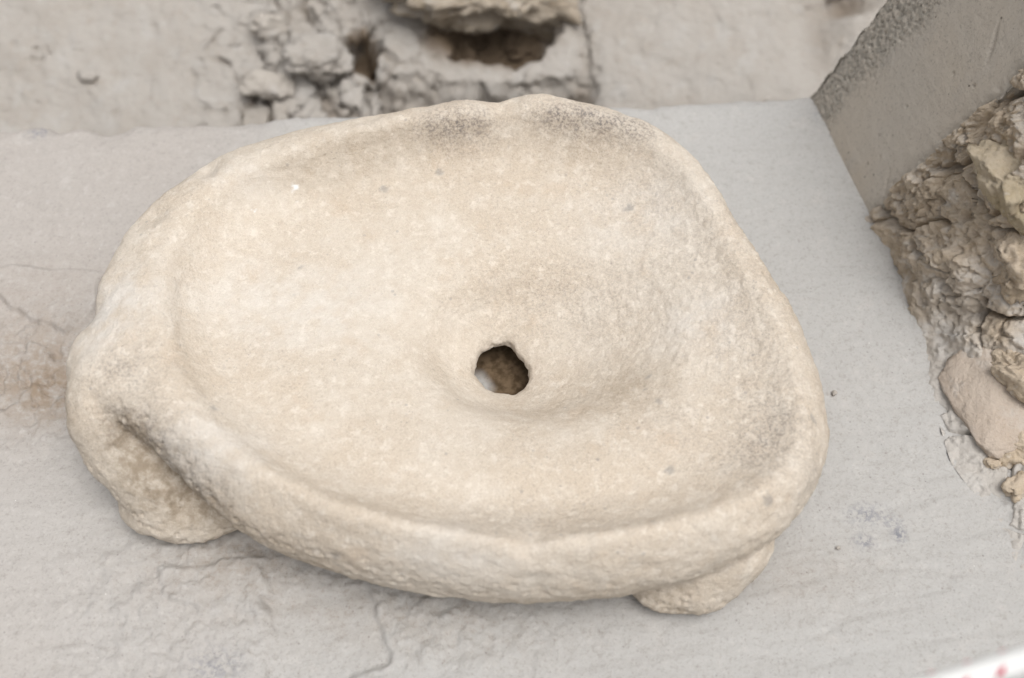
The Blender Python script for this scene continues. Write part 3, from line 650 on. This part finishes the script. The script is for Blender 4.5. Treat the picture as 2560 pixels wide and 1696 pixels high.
    brown = 1.0 * B_(335,1040,.085,.024,1.3) + 1.0 * B_(420,1130,.07,.028,1.6) + 0.7 * B_(470,1165,.05,.025,1.4) + 0.6 * B_(300,1000,.08,.015) + 0.5 * B_(520,1200,.06,.03,1.6) + 0.38 * B_(760,1290,.06,.025,3) + 0.5 * B_(1500,1370,.025,.025,1.4) + 0.35 * B_(1620,1380,.02,.03,1.4)  # hollow below the left rim: dirt with painted shade
    brown += 0.42 * B_(900,345,.115,.026,3.2) + 0.34 * B_(700,405,.11,.024,2.5) + 0.42 * B_(1330,335,.115,.024,2.5) + 0.32 * B_(1480,880,.08,.03) + 0.22 * B_(1320,930,.07,.03,2) + 0.5 * B_(150,960,.09,.02) + 0.4 * B_(280,1170,.03,.03)
    brown += 0.55 * smooth(-0.25, -0.75, N[:, 2])  # down-facing stone browned: underside shade put into the colour
    brown += 0.35 * smooth(0.10, -0.35, N[:, 2]) * (r > rc)  # same painted shade on the outer overhang
    grey += 0.55 * strip2; brown += 0.5 * strip2
    white = 0.45 * B_(480,1030,.118,.028,1.8) + 0.35 * B_(300,680,.12,.03) + 0.28 * B_(1480,500,.095,.035,2) + 0.4 * B_(1620,740,.095,.03) + 0.4 * B_(1050,1290,.10,.02,2) + 0.4 * B_(560,420,.12,.015,2) + 0.35 * B_(640,700,.095,.05,2) + 0.5 * B_(250,770,.115,.03)
    sp = lambda L: np.clip(sum(smooth(1.35, 0.75, np.linalg.norm((V - at(x, y, z)) * np.array([1 / sx, 1 / sy, 1 / 3.0]), axis=1) / rr) for x, y, z, rr, sx, sy in L), 0, 1)
    jit = V + 0.0032 * np.c_[perlin(V, 190, 98), perlin(V, 190, 99), np.zeros(len(V))]
    V0, V = V, jit
    chalk = sp([(681,433,.105,.0015,1,2.0),(684,460,.104,.0014,1,1.6),(586,490,.102,.0013,1.3,1),(1100,1284,.10,.003,1.6,.9)])
    fleck = 0.50 * sp([(884,430,.100,.0038,1.4,.9),(1015,392,.100,.0034,1,1.1),(1452,478,.098,.0032,1,1),(1518,934,.083,.0028,1,1.2),(1497,867,.083,.0020,1.2,.8),(1490,900,.083,.0017,1,1),(498,960,.105,.0035,.9,1.4),(695,614,.094,.0018,.9,1.3),(785,1287,.075,.0045,1.1,1),(1880,972,.105,.0026,1,1.2),(1780,1150,.115,.0036,1,1.3),(1510,1210,.11,.0022,1,1),(1580,832,.085,.0016,1,1),(1778,1222,.10,.0022,1,1),(1548,1090,.09,.003,1.4,.8),(600,670,.1,.0016,1,1.5)])
    V = V0
    # split into body and legs (cut where the leg leaves the bowl), keeping one continuous surface
    fc = V[F].mean(1)
    def leg_mask(pts, zcap):
        m = np.zeros(len(fc), bool)
        for (x, y, z, rad) in pts: m |= np.linalg.norm(fc - at(x, y, z), axis=1) < rad
        return m & (fc[:, 2] < zcap)
    rfc = np.linalg.norm(fc[:, :2] - CTR, axis=1)
    legs = [leg_mask([(330,1075,.045,.050),(400,1135,.02,.062),(450,1150,.015,.070)], 0.052),
            leg_mask([(1640,1285,.015,.075),(1700,1235,.03,.062)], 0.050),
            leg_mask([(1380,430,.015,.06)], 0.030), leg_mask([(700,560,.015,.06)], 0.030)]
    root = bpy.data.objects.new('stone_basin', None); COL.objects.link(root); root.location = (CTR[0], CTR[1], 0)
    tag(root, 'weathered cream limestone basin with a drain hole, standing on stubby feet', 'basin')
    rest = np.ones(len(F), bool)
    def part(name, mask):
        f = F[mask]; ids = np.unique(f); mp = np.full(len(V), -1); mp[ids] = np.arange(len(ids))
        me = mesh_from(name, V[ids] - np.array([CTR[0], CTR[1], 0]), mp[f])
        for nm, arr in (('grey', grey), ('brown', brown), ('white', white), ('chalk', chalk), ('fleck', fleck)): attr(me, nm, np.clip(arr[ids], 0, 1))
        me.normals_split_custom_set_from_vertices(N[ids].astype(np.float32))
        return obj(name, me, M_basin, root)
    for lm in legs:
        lm &= rest
        if lm.sum(): part('foot', lm); rest &= ~lm
    part('bowl', rest)
basin()

# ------------------------------------------------------------------ small loose bits on the slab
def slab_bit(name, x, y, size, seed, mat, label, cat):
    p = at(x, y, 0); p[2] = size[2] * 0.55
    tag(rock(name, mat, p, size, seed, None, 3, 0.12, 0, (0, 0, seed), 6), label, cat)
slab_bit('pebble', 1928, 911, (0.0028, 0.0026, 0.0022), 501, M_rock_pale, 'tiny pale pebble on the slab beside the right rim of the basin', 'pebble')
slab_bit('stone_chip', 1938, 1268, (0.0020, 0.0017, 0.0014), 502, M_rock_pale, 'tiny white stone chip on the slab right of the front foot', 'stone chip')

# ------------------------------------------------------------------ barrier rope hanging in front, at the lower right corner
def rope():
    dist = 0.55
    p0 = CAM + ray(2170, 1587) * dist; p1 = CAM + ray(2367, 1526) * dist
    dr = (p1 - p0) / np.linalg.norm(p1 - p0); R = 0.0062
    L0, L1 = -0.35, 0.45; n, m = 900, 40
    s = np.linspace(L0, L1, n); ph = np.linspace(0, 2 * math.pi, m, endpoint=False)
    sag = 0.10 * (s - 0.02) ** 2
    x = np.cross(dr, [0, 0, 1.0]); x /= np.linalg.norm(x); y = np.cross(x, dr)
    root = bpy.data.objects.new('barrier_rope', None); COL.objects.link(root)
    mid = p0 + dr * 0.05; root.location = mid
    tag(root, 'white braided barrier rope with red flecks crossing the lower right corner', 'rope')
    def surf(s_, ph_, rad):
        return (p0 + dr * s_[..., None] + np.array([0, 0, 1.0]) * (0.10 * (s_ - 0.02) ** 2)[..., None] + (x * np.cos(ph_)[..., None] + y * np.sin(ph_)[..., None]) * rad[..., None]) - mid
    SS, PP = np.meshgrid(s, ph, indexing='ij')
    k = 2 * math.pi / 0.030
    rad = R + 0.00045 * np.abs(np.sin(4 * PP + k * SS * 2)) * 1.0 + 0.00045 * np.abs(np.sin(4 * PP - k * SS * 2))
    V = surf(SS, PP, rad).reshape(-1, 3); F = grid_faces(n, m, True)
    mt = Nodes('white_rope_fibre'); M_white = mt.finish(mt.mix(mt.ramp(mt.noise(900, 3), 0.4, 0.7), (0.80, 0.80, 0.78), (0.72, 0.72, 0.71)), 0.7)
    mt = Nodes('red_rope_fibre'); M_red = mt.finish(mt.mix(mt.ramp(mt.noise(900, 3), 0.4, 0.7), (0.56, 0.035, 0.09), (0.45, 0.03, 0.06)), 0.7)
    obj('sheath', mesh_from('sheath', V, F), M_white, root)
    # marker yarns: short slanted stitches, two rows
    a, b = np.meshgrid(np.linspace(-1, 1, 9), np.linspace(-1, 1, 7), indexing='ij')
    pitch = 0.019
    for row, (ph0, sh) in enumerate(((math.radians(62), 0.0), (math.radians(190), 0.45), (math.radians(-55), 0.75))):
        for j in range(int((L1 - L0) / pitch)):
            sc = L0 + (j + sh) * pitch
            if not (-0.10 < sc < 0.20): continue
            ss = sc + a * 0.0026 + b * 0.0012; pp = ph0 + b * 0.30 + a * 0.12
            rr = R + 0.00075 + 0.0009 * (1 - a ** 2) * (1 - b ** 4)
            obj('red_yarn', mesh_from('red_yarn', surf(ss, pp, rr).reshape(-1, 3), grid_faces(9, 7)), M_red, root)
rope()
